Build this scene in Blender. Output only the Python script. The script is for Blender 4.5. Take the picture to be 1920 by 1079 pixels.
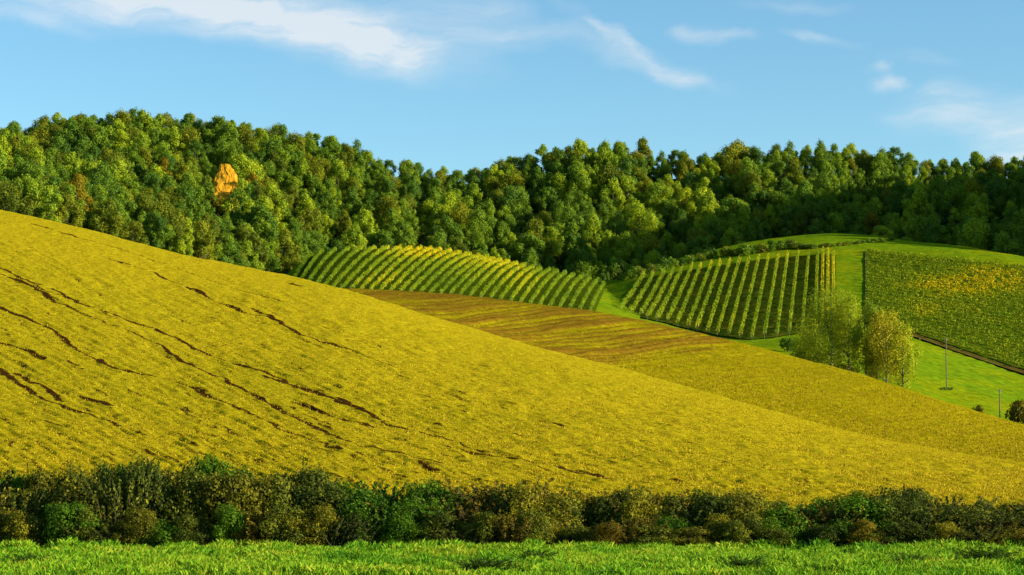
import bpy, math, random
import numpy as np
from mathutils import Vector
from mathutils.bvhtree import BVHTree

# ------------------------------------------------------------------ start
for o in list(bpy.data.objects): bpy.data.objects.remove(o)
scene = bpy.context.scene
COL = scene.collection
W, H, F = 1920.0, 1079.0, 4000.0          # photograph size, focal length in its pixels
CAM_H, HORIZON = 2.5, 900.0               # eye height, row of the horizon
TILT = math.atan((HORIZON - H/2)/F)
CT, ST = math.cos(TILT), math.sin(TILT)

# ------------------------------------------------------------------ camera
cd = bpy.data.cameras.new('camera'); cam = bpy.data.objects.new('camera', cd); COL.objects.link(cam)
cam.location = (0, 0, CAM_H); cam.rotation_euler = (math.pi/2 + TILT, 0, 0)
cd.sensor_width = 36.0; cd.lens = 36.0*F/W; cd.clip_start = 0.5; cd.clip_end = 30000
scene.camera = cam

# ------------------------------------------------------------------ light
SUN_EL, SUN_AZ = math.radians(15.8), math.radians(14.5)   # azimuth: turned from +X towards the camera side
SDIR = Vector((math.cos(SUN_EL)*math.cos(SUN_AZ), -math.cos(SUN_EL)*math.sin(SUN_AZ), math.sin(SUN_EL)))
sd = bpy.data.lights.new('sun', 'SUN'); sun = bpy.data.objects.new('sun', sd); COL.objects.link(sun)
sd.energy = 5.0; sd.angle = math.radians(0.53); sd.color = (1.0, 0.87, 0.62)
sun.rotation_euler = SDIR.to_track_quat('Z', 'Y').to_euler(); sun.location = (200, -60, 150)
scene.view_settings.view_transform = 'Standard'; scene.view_settings.look = 'None'
scene.view_settings.exposure = 1.25; scene.view_settings.gamma = 1.0
scene.render.engine = 'CYCLES'

class NT:                                   # tiny node helper
    def __init__(s, tree): s.t = tree; s.n = tree.nodes; s.l = tree.links
    def new(s, typ, **kw):
        n = s.n.new(typ)
        for k, v in kw.items(): setattr(n, k, v)
        return n
    def link(s, a, b): s.l.new(a, b)
    def put(s, sock, v):
        if hasattr(v, 'is_output') or isinstance(v, bpy.types.NodeSocket): s.l.new(v, sock)
        else: sock.default_value = v
    def math(s, op, a, b=0.0, c=0.0, clamp=False):
        n = s.new('ShaderNodeMath', operation=op, use_clamp=clamp)
        s.put(n.inputs[0], a); s.put(n.inputs[1], b); s.put(n.inputs[2], c); return n.outputs[0]
    def vmath(s, op, a, b=(0, 0, 0)):
        n = s.new('ShaderNodeVectorMath', operation=op); s.put(n.inputs[0], a); s.put(n.inputs[1], b)
        return n.outputs['Value'] if op in ('LENGTH', 'DOT_PRODUCT', 'DISTANCE') else n.outputs[0]
    def noise(s, vec, scale, detail=3.0, rough=0.55, dist=0.0):
        n = s.new('ShaderNodeTexNoise'); s.put(n.inputs['Vector'], vec); n.inputs['Scale'].default_value = scale
        n.inputs['Detail'].default_value = detail; n.inputs['Roughness'].default_value = rough
        n.inputs['Distortion'].default_value = dist; return n.outputs['Fac']
    def ramp(s, fac, stops):
        n = s.new('ShaderNodeValToRGB'); s.put(n.inputs[0], fac); e = n.color_ramp.elements
        while len(e) < len(stops): e.new(0.5)
        for i, (p, c) in enumerate(stops): e[i].position = p; e[i].color = (*c, 1)
        return n.outputs[0]
    def maprange(s, v, a, b, c=0.0, d=1.0, smooth=True):
        n = s.new('ShaderNodeMapRange'); n.interpolation_type = 'SMOOTHSTEP' if smooth else 'LINEAR'
        s.put(n.inputs[0], v); n.inputs[1].default_value = a; n.inputs[2].default_value = b
        n.inputs[3].default_value = c; n.inputs[4].default_value = d; return n.outputs[0]
    def mix(s, fac, a, b, blend='MIX'):
        n = s.new('ShaderNodeMix', data_type='RGBA', blend_type=blend)
        s.put(n.inputs[0], fac)
        for sk, v in ((n.inputs[6], a), (n.inputs[7], b)):
            if isinstance(v, tuple): sk.default_value = (*v, 1)[:4]
            else: s.link(v, sk)
        return n.outputs[2]

def pix_dir(px, py):
    u = (px - W/2)/F; up = (H/2 - py)/F
    return Vector((u, CT - ST*up, ST + CT*up)).normalized()

# ------------------------------------------------------------------ sky
world = bpy.data.worlds.new('World'); scene.world = world; world.use_nodes = True
g = NT(world.node_tree); g.n.clear()
sky = g.new('ShaderNodeTexSky', sky_type='NISHITA'); sky.sun_disc = False
sky.sun_elevation = SUN_EL; sky.sun_rotation = math.pi/2 + SUN_AZ
sky.altitude = 300; sky.air_density = 1.0; sky.dust_density = 0.25; sky.ozone_density = 2.5
tc = g.new('ShaderNodeTexCoord'); sep = g.new('ShaderNodeSeparateXYZ'); g.link(tc.outputs['Generated'], sep.inputs[0])
az = g.math('ARCTAN2', sep.outputs[0], sep.outputs[1]); el = g.math('ARCSINE', sep.outputs[2])
cmb = g.new('ShaderNodeCombineXYZ'); g.link(az, cmb.inputs[0]); g.link(el, cmb.inputs[1]); P0 = cmb.outputs[0]
nz = g.new('ShaderNodeTexNoise'); g.link(P0, nz.inputs['Vector']); nz.inputs['Scale'].default_value = 26; nz.inputs['Detail'].default_value = 5
wob = g.vmath('MULTIPLY', g.vmath('SUBTRACT', nz.outputs['Color'], (0.5, 0.5, 0.5)), (0.050, 0.020, 0))
P1 = g.vmath('ADD', P0, wob)
fib = g.new('ShaderNodeMapping'); fib.inputs['Rotation'].default_value = (0, 0, math.radians(14)); fib.inputs['Scale'].default_value = (22, 110, 1)
g.link(P1, fib.inputs['Vector']); fiber = g.noise(fib.outputs[0], 1.0, 5, 0.6)
CLOUDS = [  # centre px, py, half length, half width, angle down-right, strength
    (100, 0, 420, 40, 3, .8), (380, 20, 330, 44, 7, .95), (590, 52, 270, 52, 13, 1.1), (690, 90, 130, 34, 12, .9),
    (760, 45, 200, 60, -4, .55), (940, 72, 190, 20, -2, .45), (1085, 22, 85, 13, 28, .2), (60, 45, 110, 16, 6, .45),
    (900, 8, 90, 22, 10, .35),
    (1175, 88, 55, 16, 42, .75), (1215, 118, 140, 22, 16, .6), (1265, 140, 75, 18, 10, .5),
    (1308, 55, 36, 15, 0, .65), (1362, 66, 36, 13, 5, .5), (1525, 70, 75, 11, 10, .5), (1490, 12, 110, 12, 5, .35),
    (1640, 131, 18, 11, 0, .75), (1648, 157, 26, 11, 0, .8), (1742, 174, 34, 14, 5, .6), (1785, 206, 105, 42, 0, 1.0),
    (1920, 268, 100, 64, -20, 1.2), (1730, 112, 70, 12, 4, .25)]
acc = None
for (px, py, hl, hw, an, st) in CLOUDS:
    d = pix_dir(px, py); c = (math.atan2(d.x, d.y), math.asin(d.z), 0)
    q = g.vmath('SUBTRACT', P1, c)
    r = g.new('ShaderNodeVectorRotate', rotation_type='Z_AXIS'); g.link(q, r.inputs['Vector']); r.inputs['Angle'].default_value = math.radians(an)
    q = g.vmath('MULTIPLY', r.outputs[0], (F/hl, F/hw, 0))
    v = g.maprange(g.vmath('LENGTH', q), 0.0, 1.6, st*.95, 0.0)
    acc = v if acc is None else g.math('ADD', acc, v)
# the same thin cirrus goes on over the rest of the sky
outm = g.math('MAXIMUM', g.maprange(g.math('ABSOLUTE', az), 0.27, 0.42), g.maprange(el, 0.24, 0.34))
cir = g.new('ShaderNodeMapping'); cir.inputs['Rotation'].default_value = (0, 0, math.radians(14)); cir.inputs['Scale'].default_value = (4, 13, 1)
g.link(P1, cir.inputs['Vector']); gen = g.maprange(g.noise(cir.outputs[0], 1.0, 4, 0.55), 0.52, 0.75, 0, 0.8)
acc = g.math('ADD', acc, g.math('MULTIPLY', gen, outm))
den = g.math('MULTIPLY', acc, g.maprange(fiber, 0.25, 0.70, 0.12, 1.22, False))
den = g.math('MULTIPLY', g.maprange(den, 0.0, 1.25, 0, 1.0, False), 0.64)
hs = g.new('ShaderNodeHueSaturation'); g.link(sky.outputs[0], hs.inputs['Color']); hs.inputs['Saturation'].default_value = 1.12; hs.inputs['Value'].default_value = 1.0
skyc = g.mix(1.0, hs.outputs[0], (0.97, 1.10, 1.04), 'MULTIPLY')
cl = g.mix(den, skyc, (5.0, 4.9, 4.75))
bg = g.new('ShaderNodeBackground'); g.link(cl, bg.inputs[0]); bg.inputs[1].default_value = 0.082
wo = g.new('ShaderNodeOutputWorld'); g.link(bg.outputs[0], wo.inputs[0])

# ------------------------------------------------------------------ small tools
RNG = np.random.default_rng(7)
def unproj(px, py, Y):
    px = np.asarray(px, float); py = np.asarray(py, float)
    u = (px - W/2)/F; up = (H/2 - py)/F
    dy = CT - ST*up; dz = ST + CT*up; k = Y/dy
    return np.stack([u*k, Y + 0*px, CAM_H + dz*k], -1)
def project(p):
    p = np.asarray(p, float); x = p[..., 0]; y = p[..., 1]; z = p[..., 2] - CAM_H
    dep = y*CT + z*ST; up = -y*ST + z*CT
    return W/2 + F*x/dep, H/2 - F*up/dep

def pch(knots, x, k=1):
    """smooth curve through knots (monotone-limited hermite)"""
    kx = np.array([a[0] for a in knots], float); ky = np.array([a[k] for a in knots], float)
    h = np.diff(kx); d = np.diff(ky)/h; m = np.zeros_like(ky)
    m[0], m[-1] = d[0], d[-1]
    for i in range(1, len(kx)-1):
        m[i] = 0 if d[i-1]*d[i] <= 0 else 2*d[i-1]*d[i]/(d[i-1]+d[i])
    x = np.clip(np.asarray(x, float), kx[0], kx[-1]); i = np.clip(np.searchsorted(kx, x) - 1, 0, len(h)-1)
    t = (x - kx[i])/h[i]; t2, t3 = t*t, t*t*t
    return (2*t3-3*t2+1)*ky[i] + (t3-2*t2+t)*h[i]*m[i] + (-2*t3+3*t2)*ky[i+1] + (t3-t2)*h[i]*m[i+1]

_lat = RNG.random((256, 256))
def vnoise(x, y):
    xi = np.floor(x).astype(int); yi = np.floor(y).astype(int); fx = x-xi; fy = y-yi
    fx = fx*fx*(3-2*fx); fy = fy*fy*(3-2*fy)
    a = _lat[xi & 255, yi & 255]; b = _lat[(xi+1) & 255, yi & 255]; c = _lat[xi & 255, (yi+1) & 255]; d = _lat[(xi+1) & 255, (yi+1) & 255]
    return (a*(1-fx)+b*fx)*(1-fy) + (c*(1-fx)+d*fx)*fy - 0.5
def fbm(x, y, o=4):
    s = 0; a = 1.0
    for i in range(o): s = s + a*vnoise(x*2**i + 17.3*i, y*2**i + 5.1*i); a *= 0.5
    return s

def mesh(name, V, Fc, mat, attrs=None, smooth=False):
    V = np.ascontiguousarray(V, np.float32); Fc = np.ascontiguousarray(Fc, np.int32)
    m = bpy.data.meshes.new(name); n, k = Fc.shape
    m.vertices.add(len(V)); m.vertices.foreach_set('co', V.ravel())
    m.loops.add(n*k); m.loops.foreach_set('vertex_index', Fc.ravel())
    m.polygons.add(n); m.polygons.foreach_set('loop_start', np.arange(n, dtype=np.int32)*k)
    if smooth: m.polygons.foreach_set('use_smooth', np.ones(n, bool))
    for an, (dom, arr) in (attrs or {}).items():
        a = m.attributes.new(an, 'FLOAT', dom); a.data.foreach_set('value', np.ascontiguousarray(arr, np.float32).ravel())
    m.update(calc_edges=True)
    if mat: m.materials.append(mat)
    return m
def obj(name, me, parent=None, loc=(0, 0, 0)):
    o = bpy.data.objects.new(name, me); COL.objects.link(o); o.location = loc
    if parent: o.parent = parent
    return o
def tag(o, label, cat, group=None):
    o['label'] = label; o['category'] = cat
    if group: o['group'] = group
    return o
def structure(name, me): o = obj(name, me); o['kind'] = 'structure'; return o
def thing(name, loc, label, cat, group=None): return tag(obj(name, None, None, loc), label, cat, group)
def grid_faces(nr, nc):
    i = np.arange(nr-1)[:, None]*nc + np.arange(nc-1)[None, :]
    return np.stack([i, i+1, i+nc+1, i+nc], -1).reshape(-1, 4)

class Patch:
    """ground lofted from a front line to a crest line and down again behind it"""
    def __init__(s, x0, x1, front, crest, power=1.5, pre=None, back=((25, 20), (60, 90)), nc=200, nr=60):
        s.x0, s.x1, s.front, s.crest, s.p, s.pre, s.back = x0, x1, front, crest, power, pre, back
        V, nr2, nc2 = s.build(nc, nr)
        fc = grid_faces(nr2, nc2)
        s.bvh = BVHTree.FromPolygons([tuple(v) for v in V], [tuple(int(q) for q in f) for f in fc])
    def build(s, nc, nr, disp=None):
        px = np.linspace(s.x0, s.x1, nc)
        pf, Yf, pc, Yc = pch(s.front, px, 1), pch(s.front, px, 2), pch(s.crest, px, 1), pch(s.crest, px, 2)
        rows = []
        for (dY, dp) in (s.pre or ()): rows.append((pf + dp, Yf + dY))
        for q in np.linspace(0, 1, nr):
            t = 1 - (1-q)**(1/s.p); rows.append((pf + (pc-pf)*q, Yf + (Yc-Yf)*t))
        for (dY, dp) in s.back: rows.append((pc + dp, Yc + dY))
        py = np.array([r[0] for r in rows]); Y = np.array([r[1] for r in rows])
        V = unproj(np.broadcast_to(px, py.shape), py, Y).reshape(-1, 3)
        s.lastpix = (np.broadcast_to(px, py.shape).ravel(), py.ravel())
        return V, len(rows), nc
    def pick(s, px, py):
        d = pix_dir(px, py); h = s.bvh.ray_cast(Vector((0, 0, CAM_H)), d)
        return None if h[0] is None else np.array(h[0])
    def z(s, x, y):
        h = s.bvh.ray_cast(Vector((x, y, 900)), Vector((0, 0, -1)))
        return None if h[0] is None else h[0].z

# ------------------------------------------------------------------ materials
ALB = 0.66
def dim(c): return tuple(v*ALB for v in c)
def newmat(name):
    m = bpy.data.materials.new(name); m.use_nodes = True; t = NT(m.node_tree); t.n.clear()
    return m, t, t.new('ShaderNodeOutputMaterial')
def leaf_mat(name, cols, transl=0.35, spread=0.45, k=1.0):
    """foliage: colour from the leaf's own tone, from the plant and (patch) from the plant's limb"""
    m, t, out = newmat(name)
    at = t.new('ShaderNodeAttribute', attribute_name='tone'); oi = t.new('ShaderNodeObjectInfo')
    f = t.math('ADD', t.math('MULTIPLY', at.outputs['Fac'], 1-spread), t.math('MULTIPLY', oi.outputs['Random'], spread))
    c = t.ramp(f, [(i/(len(cols)-1), tuple(v*k for v in q)) for i, q in enumerate(cols)])
    d = t.new('ShaderNodeBsdfPrincipled'); t.link(c, d.inputs['Base Color']); d.inputs['Roughness'].default_value = 0.62
    d.inputs['Specular IOR Level'].default_value = 0.06
    tr = t.new('ShaderNodeBsdfTranslucent'); t.link(t.mix(0.5, c, t.mix(1.0, c, (1.0, 0.95, 0.25), 'MULTIPLY')), tr.inputs[0])
    mx = t.new('ShaderNodeMixShader'); mx.inputs[0].default_value = transl
    t.link(d.outputs[0], mx.inputs[1]); t.link(tr.outputs[0], mx.inputs[2]); t.link(mx.outputs[0], out.inputs[0])
    return m
def bark_mat(name, a, b):
    m, t, out = newmat(name); tcx = t.new('ShaderNodeTexCoord')
    mp = t.new('ShaderNodeMapping'); mp.inputs['Scale'].default_value = (6, 6, 1.2); t.link(tcx.outputs['Object'], mp.inputs[0])
    n = t.noise(mp.outputs[0], 2.0, 4)
    d = t.new('ShaderNodeBsdfPrincipled'); t.link(t.ramp(n, [(0.3, dim(a)), (0.7, dim(b))]), d.inputs['Base Color']); d.inputs['Roughness'].default_value = 0.85
    b_ = t.new('ShaderNodeBump'); b_.inputs['Distance'].default_value = 0.03; t.link(n, b_.inputs['Height']); t.link(b_.outputs[0], d.inputs['Normal'])
    t.link(d.outputs[0], out.inputs[0]); return m
def ground_mat(name, cols, scale, soil=None, bump=0.1, bscale=6.0, big=None, bigscale=0.02, stretch=(1, 1, 1), soil2=None, th=(.30, .64)):
    """earth or turf: two sizes of colour noise, bare soil where the mesh says so, fine relief"""
    m, t, out = newmat(name); geo = t.new('ShaderNodeNewGeometry')
    mp = t.new('ShaderNodeMapping'); mp.inputs['Scale'].default_value = stretch; t.link(geo.outputs['Position'], mp.inputs[0]); P = mp.outputs[0]
    n1 = t.noise(P, scale, 6, 0.7); c = t.ramp(n1, [(0.3 + 0.4*i/(len(cols)-1), dim(k)) for i, k in enumerate(cols)])
    if big:
        nb = t.noise(P, bigscale, 4, 0.6, 0.6); c = t.mix(t.maprange(nb, 0.42, 0.66), c, t.mix(1.0, c, big, 'MULTIPLY'))
    if soil:
        at = t.new('ShaderNodeAttribute', attribute_name='soil'); nn = t.noise(P, bscale*0.6, 4, 0.7)
        s = t.math('ADD', at.outputs['Fac'], t.math('MULTIPLY', t.math('SUBTRACT', nn, 0.5), 0.8))
        sc = t.mix(nn, dim(soil), dim(soil2 or tuple(x*0.45 for x in soil)))
        c = t.mix(t.maprange(s, *th), c, sc)
    d = t.new('ShaderNodeBsdfPrincipled'); t.link(c, d.inputs['Base Color']); d.inputs['Roughness'].default_value = 0.9
    d.inputs['Specular IOR Level'].default_value = 0.0
    nb = t.noise(P, bscale, 5, 0.75); b_ = t.new('ShaderNodeBump'); b_.inputs['Distance'].default_value = bump; b_.inputs['Strength'].default_value = 0.9
    t.link(nb, b_.inputs['Height']); t.link(b_.outputs[0], d.inputs['Normal']); t.link(d.outputs[0], out.inputs[0]); return m

M = {}
M['stubble'] = ground_mat('stubble_field', [(.27, .19, .006), (.51, .405, .010), (.68, .565, .016)], 2.4, soil=(.085, .040, .008), bump=0.22, bscale=3.6, big=(.92, .96, .9), bigscale=0.05)
M['ploughed'] = ground_mat('second_field', [(.22, .185, .004), (.34, .295, .004), (.46, .40, .006)], 0.9, soil=(.31, .19, .010), soil2=(.15, .085, .010), th=(.15, .6), bump=0.25, bscale=1.6, big=(.85, .85, .7), bigscale=0.03)
M['meadow'] = ground_mat('meadow_grass', [(.08, .15, .005), (.155, .27, .006), (.25, .36, .008)], 0.55, soil=(.22, .13, .02), bump=0.15, bscale=1.2, big=(1.4, 1.05, .8), bigscale=0.06)
M['shaded_turf'] = ground_mat('shaded_turf', [(.04, .08, .004), (.075, .12, .005), (.13, .14, .006)], 0.5, bump=0.15, bscale=1.5)  # turf colour kept dark to stand for shade between vine rows
M['shaded_soil'] = ground_mat('shaded_soil', [(.035, .07, .004), (.065, .105, .006), (.14, .10, .010)], 0.35, bump=0.2, bscale=1.5)  # the alleys' shade is put into this earth colour
M['forest_floor'] = ground_mat('forest_floor', [(.015, .04, .010), (.03, .06, .012), (.05, .06, .015)], 0.3, bump=0.6, bscale=0.5)
M['near_turf'] = ground_mat('near_turf', [(.04, .11, .008), (.09, .22, .012), (.20, .26, .02)], 1.5, bump=0.1, bscale=6)
M['track'] = ground_mat('track_earth', [(.05, .045, .012), (.14, .10, .02), (.10, .14, .015)], 0.35, bump=0.1, bscale=3)
M['base'] = ground_mat('far_land', [(.05, .12, .01), (.10, .18, .015), (.2, .18, .02)], 0.02, bump=0.2, bscale=0.3)
M['ochre'] = ground_mat('ochre_earth', [(.46, .21, .012), (.70, .34, .018), (.88, .50, .05)], 0.9, bump=0.6, bscale=0.7, stretch=(1, 1, .35))
M['bark'] = bark_mat('bark', (.05, .035, .02), (.12, .09, .055))
M['pale_bark'] = bark_mat('pale_bark', (.42, .33, .16), (.70, .60, .36))
M['post'] = bark_mat('weathered_post', (.10, .075, .05), (.24, .18, .11))
M['steel'] = bark_mat('grey_metal', (.2, .2, .2), (.28, .28, .28))
TREE = {
 'green':  leaf_mat('leaf_green',  [(.026, .080, .018), (.095, .175, .015), (.22, .30, .010)], spread=.3, k=1.12),
 'yellow': leaf_mat('leaf_yellowgreen', [(.040, .100, .014), (.145, .215, .012), (.35, .38, .010)], spread=.3, k=1.4),
 'olive':  leaf_mat('leaf_olive',  [(.036, .085, .014), (.125, .165, .012), (.29, .285, .010)], spread=.3, k=1.05),
 'brown':  leaf_mat('leaf_russet', [(.070, .080, .006), (.19, .155, .008), (.34, .24, .012)], spread=.35),
 'poplar': leaf_mat('leaf_poplar', [(.10, .17, .012), (.23, .30, .014), (.42, .44, .014)], k=1.0),
 'gold':   leaf_mat('leaf_gold',   [(.20, .21, .012), (.35, .33, .014), (.50, .44, .02)]),
 'bramble': leaf_mat('leaf_bramble', [(.016, .032, .006), (.060, .085, .010), (.24, .25, .016)], spread=.3, k=.98),
 'deep':   leaf_mat('leaf_deep', [(.012, .040, .004), (.045, .115, .006), (.15, .26, .010)], spread=.3, k=.98),
 'hedgeolive': leaf_mat('leaf_hedgeolive', [(.045, .050, .006), (.14, .14, .010), (.36, .32, .016)], spread=.3, k=.98),
 'rust':   leaf_mat('leaf_rust', [(.040, .036, .005), (.13, .10, .008), (.32, .24, .014)], spread=.3, k=.98),
 'grass':  leaf_mat('grass_blade', [(.03, .12, .006), (.11, .30, .010), (.24, .42, .016), (.40, .42, .03)], spread=0.0, k=.85),
 'straw':  leaf_mat('straw_tuft', [(.30, .20, .008), (.52, .38, .010), (.68, .52, .02)], spread=0.0, transl=.25, k=.76),
 'vine':   leaf_mat('vine_leaf', [(.055, .12, .008), (.14, .22, .010), (.28, .32, .010), (.58, .46, .008), (.66, .40, .010)], spread=0.0, transl=.4, k=1.12),
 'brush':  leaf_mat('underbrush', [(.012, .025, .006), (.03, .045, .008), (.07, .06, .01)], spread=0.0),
}

# ------------------------------------------------------------------ terrain
A_CR = [(-700, 225, 262), (-300, 320, 240), (0, 393, 225), (170, 432, 219), (330, 473, 213), (520, 513, 206), (640, 541, 200), (800, 590, 193), (1000, 648, 184),
        (1200, 702, 176), (1400, 757, 168), (1600, 810, 160), (1800, 850, 153), (1920, 868, 150), (2250, 900, 143), (2700, 925, 138)]
A_FR = [(-700, 935, 91), (0, 938, 91), (900, 950, 91), (1920, 968, 91), (2700, 978, 91)]
PA = Patch(-700, 2700, A_FR, A_CR, 1.45, pre=((-6.5, 66), (-3, 34)), back=((12, 6), (30, 36), (60, 110), (100, 240)))
def a_c(px, k): return pch(A_CR, px, k)
B_PY = [(300, 570), (560, 547), (640, 541), (700, 543), (860, 553), (1000, 570), (1100, 582), (1200, 600), (1300, 622), (1400, 646), (1500, 672), (1600, 698), (1700, 730), (1800, 762), (1920, 795), (2700, 960)]
B_Y = [(300, 392), (640, 390), (1000, 370), (1400, 330), (1920, 285), (2700, 250)]
kx = [300, 420, 560, 640, 700, 780, 860, 1000, 1100, 1200, 1300, 1400, 1500, 1600, 1700, 1800, 1920, 2100, 2400, 2700]
B_CR = [(k, float(pch(B_PY, k)), float(pch(B_Y, k))) for k in kx]
B_FR = [(k, float(a_c(k, 1))+46, float(a_c(k, 2))+26) for k in kx]
PB = Patch(300, 2700, B_FR, B_CR, 1.35, back=((10, 5), (22, 24), (40, 80)))
# left vineyard hump
D_FR = [(380, 585, 398), (540, 566, 398), (640, 553, 402), (700, 554, 402), (860, 563, 402), (1000, 580, 398), (1100, 592, 392), (1200, 612, 388)]
D_CR = [(380, 562, 500), (480, 540, 505), (535, 516, 510), (560, 494, 514), (600, 477, 518), (700, 469, 522), (800, 471, 524), (900, 485, 524), (1000, 506, 524), (1100, 525, 522), (1150, 540, 520), (1200, 562, 515)]
PD = Patch(380, 1200, D_FR, D_CR, 1.7, back=((14, 7), (30, 40), (45, 90)))
# right hill with the meadow, two vineyards and the bright crest
E_FR = [(1020, 606, 385), (1100, 606, 384), (1200, 622, 376), (1300, 645, 362), (1400, 669, 350), (1500, 695, 338), (1600, 722, 326), (1700, 754, 316), (1800, 788, 308), (1920, 822, 300), (2700, 985, 265)]
E_MID = [(1020, 592, 425), (1160, 590, 425), (1300, 622, 415), (1400, 641, 405), (1500, 633, 410), (1600, 622, 415), (1700, 629, 415), (1800, 663, 405), (1920, 703, 395), (2200, 770, 380), (2700, 880, 350)]
E_CR = [(1020, 560, 512), (1090, 540, 516), (1150, 526, 520), (1200, 507, 525), (1300, 479, 535), (1400, 455, 545), (1500, 441, 550), (1560, 437, 550), (1640, 442, 545), (1700, 451, 535), (1800, 462, 522), (1920, 482, 508), (2150, 530, 490), (2700, 700, 460)]
class HillPatch(Patch):
    def build(s, nc, nr):
        px = np.linspace(s.x0, s.x1, nc); n1 = nr//3; n2 = nr - n1
        pf, Yf, pm, Ym, pc, Yc = [pch(k, px, j) for k in (E_FR, E_MID, E_CR) for j in (1, 2)]
        rows = [(pf + (pm-pf)*q, Yf + (Ym-Yf)*q) for q in np.linspace(0, 1, n1, endpoint=False)]
        for q in np.linspace(0, 1, n2):
            t = 1 - (1-q)**(1/s.p); rows.append((pm + (pc-pm)*q, Ym + (Yc-Ym)*t))
        for (dY, dp) in s.back: rows.append((pc + dp, Yc + dY))
        py = np.array([r[0] for r in rows]); Y = np.array([r[1] for r in rows])
        s.lastpix = (np.broadcast_to(px, py.shape).ravel(), py.ravel())
        return unproj(np.broadcast_to(px, py.shape), py, Y).reshape(-1, 3), len(rows), nc
PE = HillPatch(1020, 2700, None, E_CR, 1.45, back=((14, 5), (28, 26), (45, 80)))
# wooded ridge; unseen spur at far right bent forward and raised to cast shade
W_FR = [(-900, 300, 420), (-500, 380, 440), (0, 432, 470), (150, 462, 478), (300, 497, 490), (500, 545, 520), (600, 520, 560), (700, 505, 572), (850, 515, 575), (1000, 540, 575), (1130, 560, 572), (1300, 520, 585), (1500, 482, 595), (1700, 492, 585), (1920, 520, 565), (2150, 570, 540), (2500, 630, 470), (2800, 670, 425), (3600, 700, 405)]
W_CR = [(-900, 290, 600), (-500, 300, 620), (0, 298, 635), (140, 272, 640), (280, 270, 640), (430, 280, 640), (540, 303, 645), (640, 318, 648), (740, 354, 655), (830, 374, 660), (920, 362, 662), (1010, 335, 665), (1130, 318, 668), (1300, 338, 668), (1460, 328, 668), (1550, 325, 668), (1700, 338, 664), (1850, 352, 658), (1960, 352, 650), (2200, 280, 615), (2500, 90, 570), (2800, -70, 530), (3200, -120, 515), (3600, -120, 505)]
PW = Patch(-900, 3600, W_FR, W_CR, 1.15, pre=((-60, 130), (-18, 30)), back=((20, 8), (60, 70), (140, 260)), nc=260)

# far land under everything, out to the horizon
n = 40; xs = np.linspace(-9000, 9000, n); gx, gy = np.meshgrid(xs, np.linspace(-3000, 15000, n))
structure('ground', mesh('ground', np.stack([gx.ravel(), gy.ravel(), np.full(n*n, -7.0)], -1), grid_faces(n, n), M['base'], smooth=True))
# near meadow: verge in front of the hedge and under it
nx, ny = 120, 90; gx, gy = np.meshgrid(np.linspace(-90, 90, nx), np.linspace(-40, 86, ny))
gz = 0.10*fbm(gx/4, gy/4) + 0.05*fbm(gx/1.2, gy/1.2)
structure('near_meadow', mesh('near_meadow', np.stack([gx.ravel(), gy.ravel(), gz.ravel()], -1), grid_faces(ny, nx), M['near_turf'], smooth=True))

# --- the big stubble field with its ruts
RUTS = [  # traced wheel ruts and wash-outs, as picture points dropped onto the hill
 [(0,503),(20,513),(50,528),(77,537)], [(13,520),(47,532),(70,543),(90,557)], [(103,543),(133,560),(173,575)], [(200,583),(233,597),(270,610)],
 [(290,617),(333,635),(363,653),(393,665)], [(297,643),(327,670),(360,683),(383,695),(420,710)], [(0,573),(37,592),(83,608),(107,620),(127,643),(150,660)],
 [(187,673),(213,690),(260,700)], [(0,693),(27,713),(63,738)], [(287,512),(310,523)], [(340,535),(367,543),(393,560)], [(427,573),(463,588)],
 [(473,578),(510,597),(537,612),(570,628)], [(440,682),(493,698),(540,717),(593,737),(617,747)], [(57,420),(103,432)], [(117,438),(143,445)], [(203,487),(247,498)],
 [(493,708),(547,720)], [(633,747),(683,770),(733,797),(783,807),(823,818)], [(420,710),(463,733)], [(480,745),(520,763),(553,783),(583,797),(623,813),(667,830)],
 [(700,840),(747,848)], [(780,862),(810,877)], [(553,753),(610,773),(700,800)], [(840,835),(890,848),(947,855),(1023,867)], [(1047,875),(1080,883),(1133,890)],
 [(0,640),(60,660),(90,672)], [(30,700),(90,730),(120,752)], [(330,715),(400,745)], [(150,742),(210,760)], [(613,640),(650,655)], [(1020,790),(1060,800)], [(545,530),(570,537)]]
V, nr_, nc_ = PA.build(800, 370)
pxg, pyg = PA.lastpix
x, y = V[:, 0], V[:, 1]
inner = np.clip((pyg < 945), 0, 1)
soil = np.zeros(len(V)); dz = np.zeros(len(V))
rr = np.random.default_rng(3)
allr = [(r, 1.0) for r in RUTS]
LONG = [[(-60,478),(0,503),(50,528),(90,548),(133,560),(173,575),(233,597),(270,610),(333,635),(393,665),(440,682),(493,698),(540,717),(617,747),(683,770),(733,797),(783,807),(823,818),(900,842),(1000,862),(1133,890),(1250,908)],
 [(-60,492),(13,520),(70,543),(90,557),(150,585),(220,612),(297,643),(327,670),(383,695),(420,710),(463,733),(520,763),(583,797),(667,830),(747,848),(840,872)],
 [(-60,548),(0,573),(83,608),(107,620),(150,660),(213,690),(260,700),(330,715),(400,745),(480,780),(560,812),(640,842)],
 [(203,487),(287,512),(340,535),(393,560),(463,588),(510,597),(570,628),(650,655),(740,690)], [(-60,660),(0,693),(63,738),(140,770),(230,800)], [(57,420),(143,445),(230,470),(330,503),(440,540),(545,570)]]
allr = [(r, .85) for r in RUTS] + [(r, .46) for r in LONG]
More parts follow.
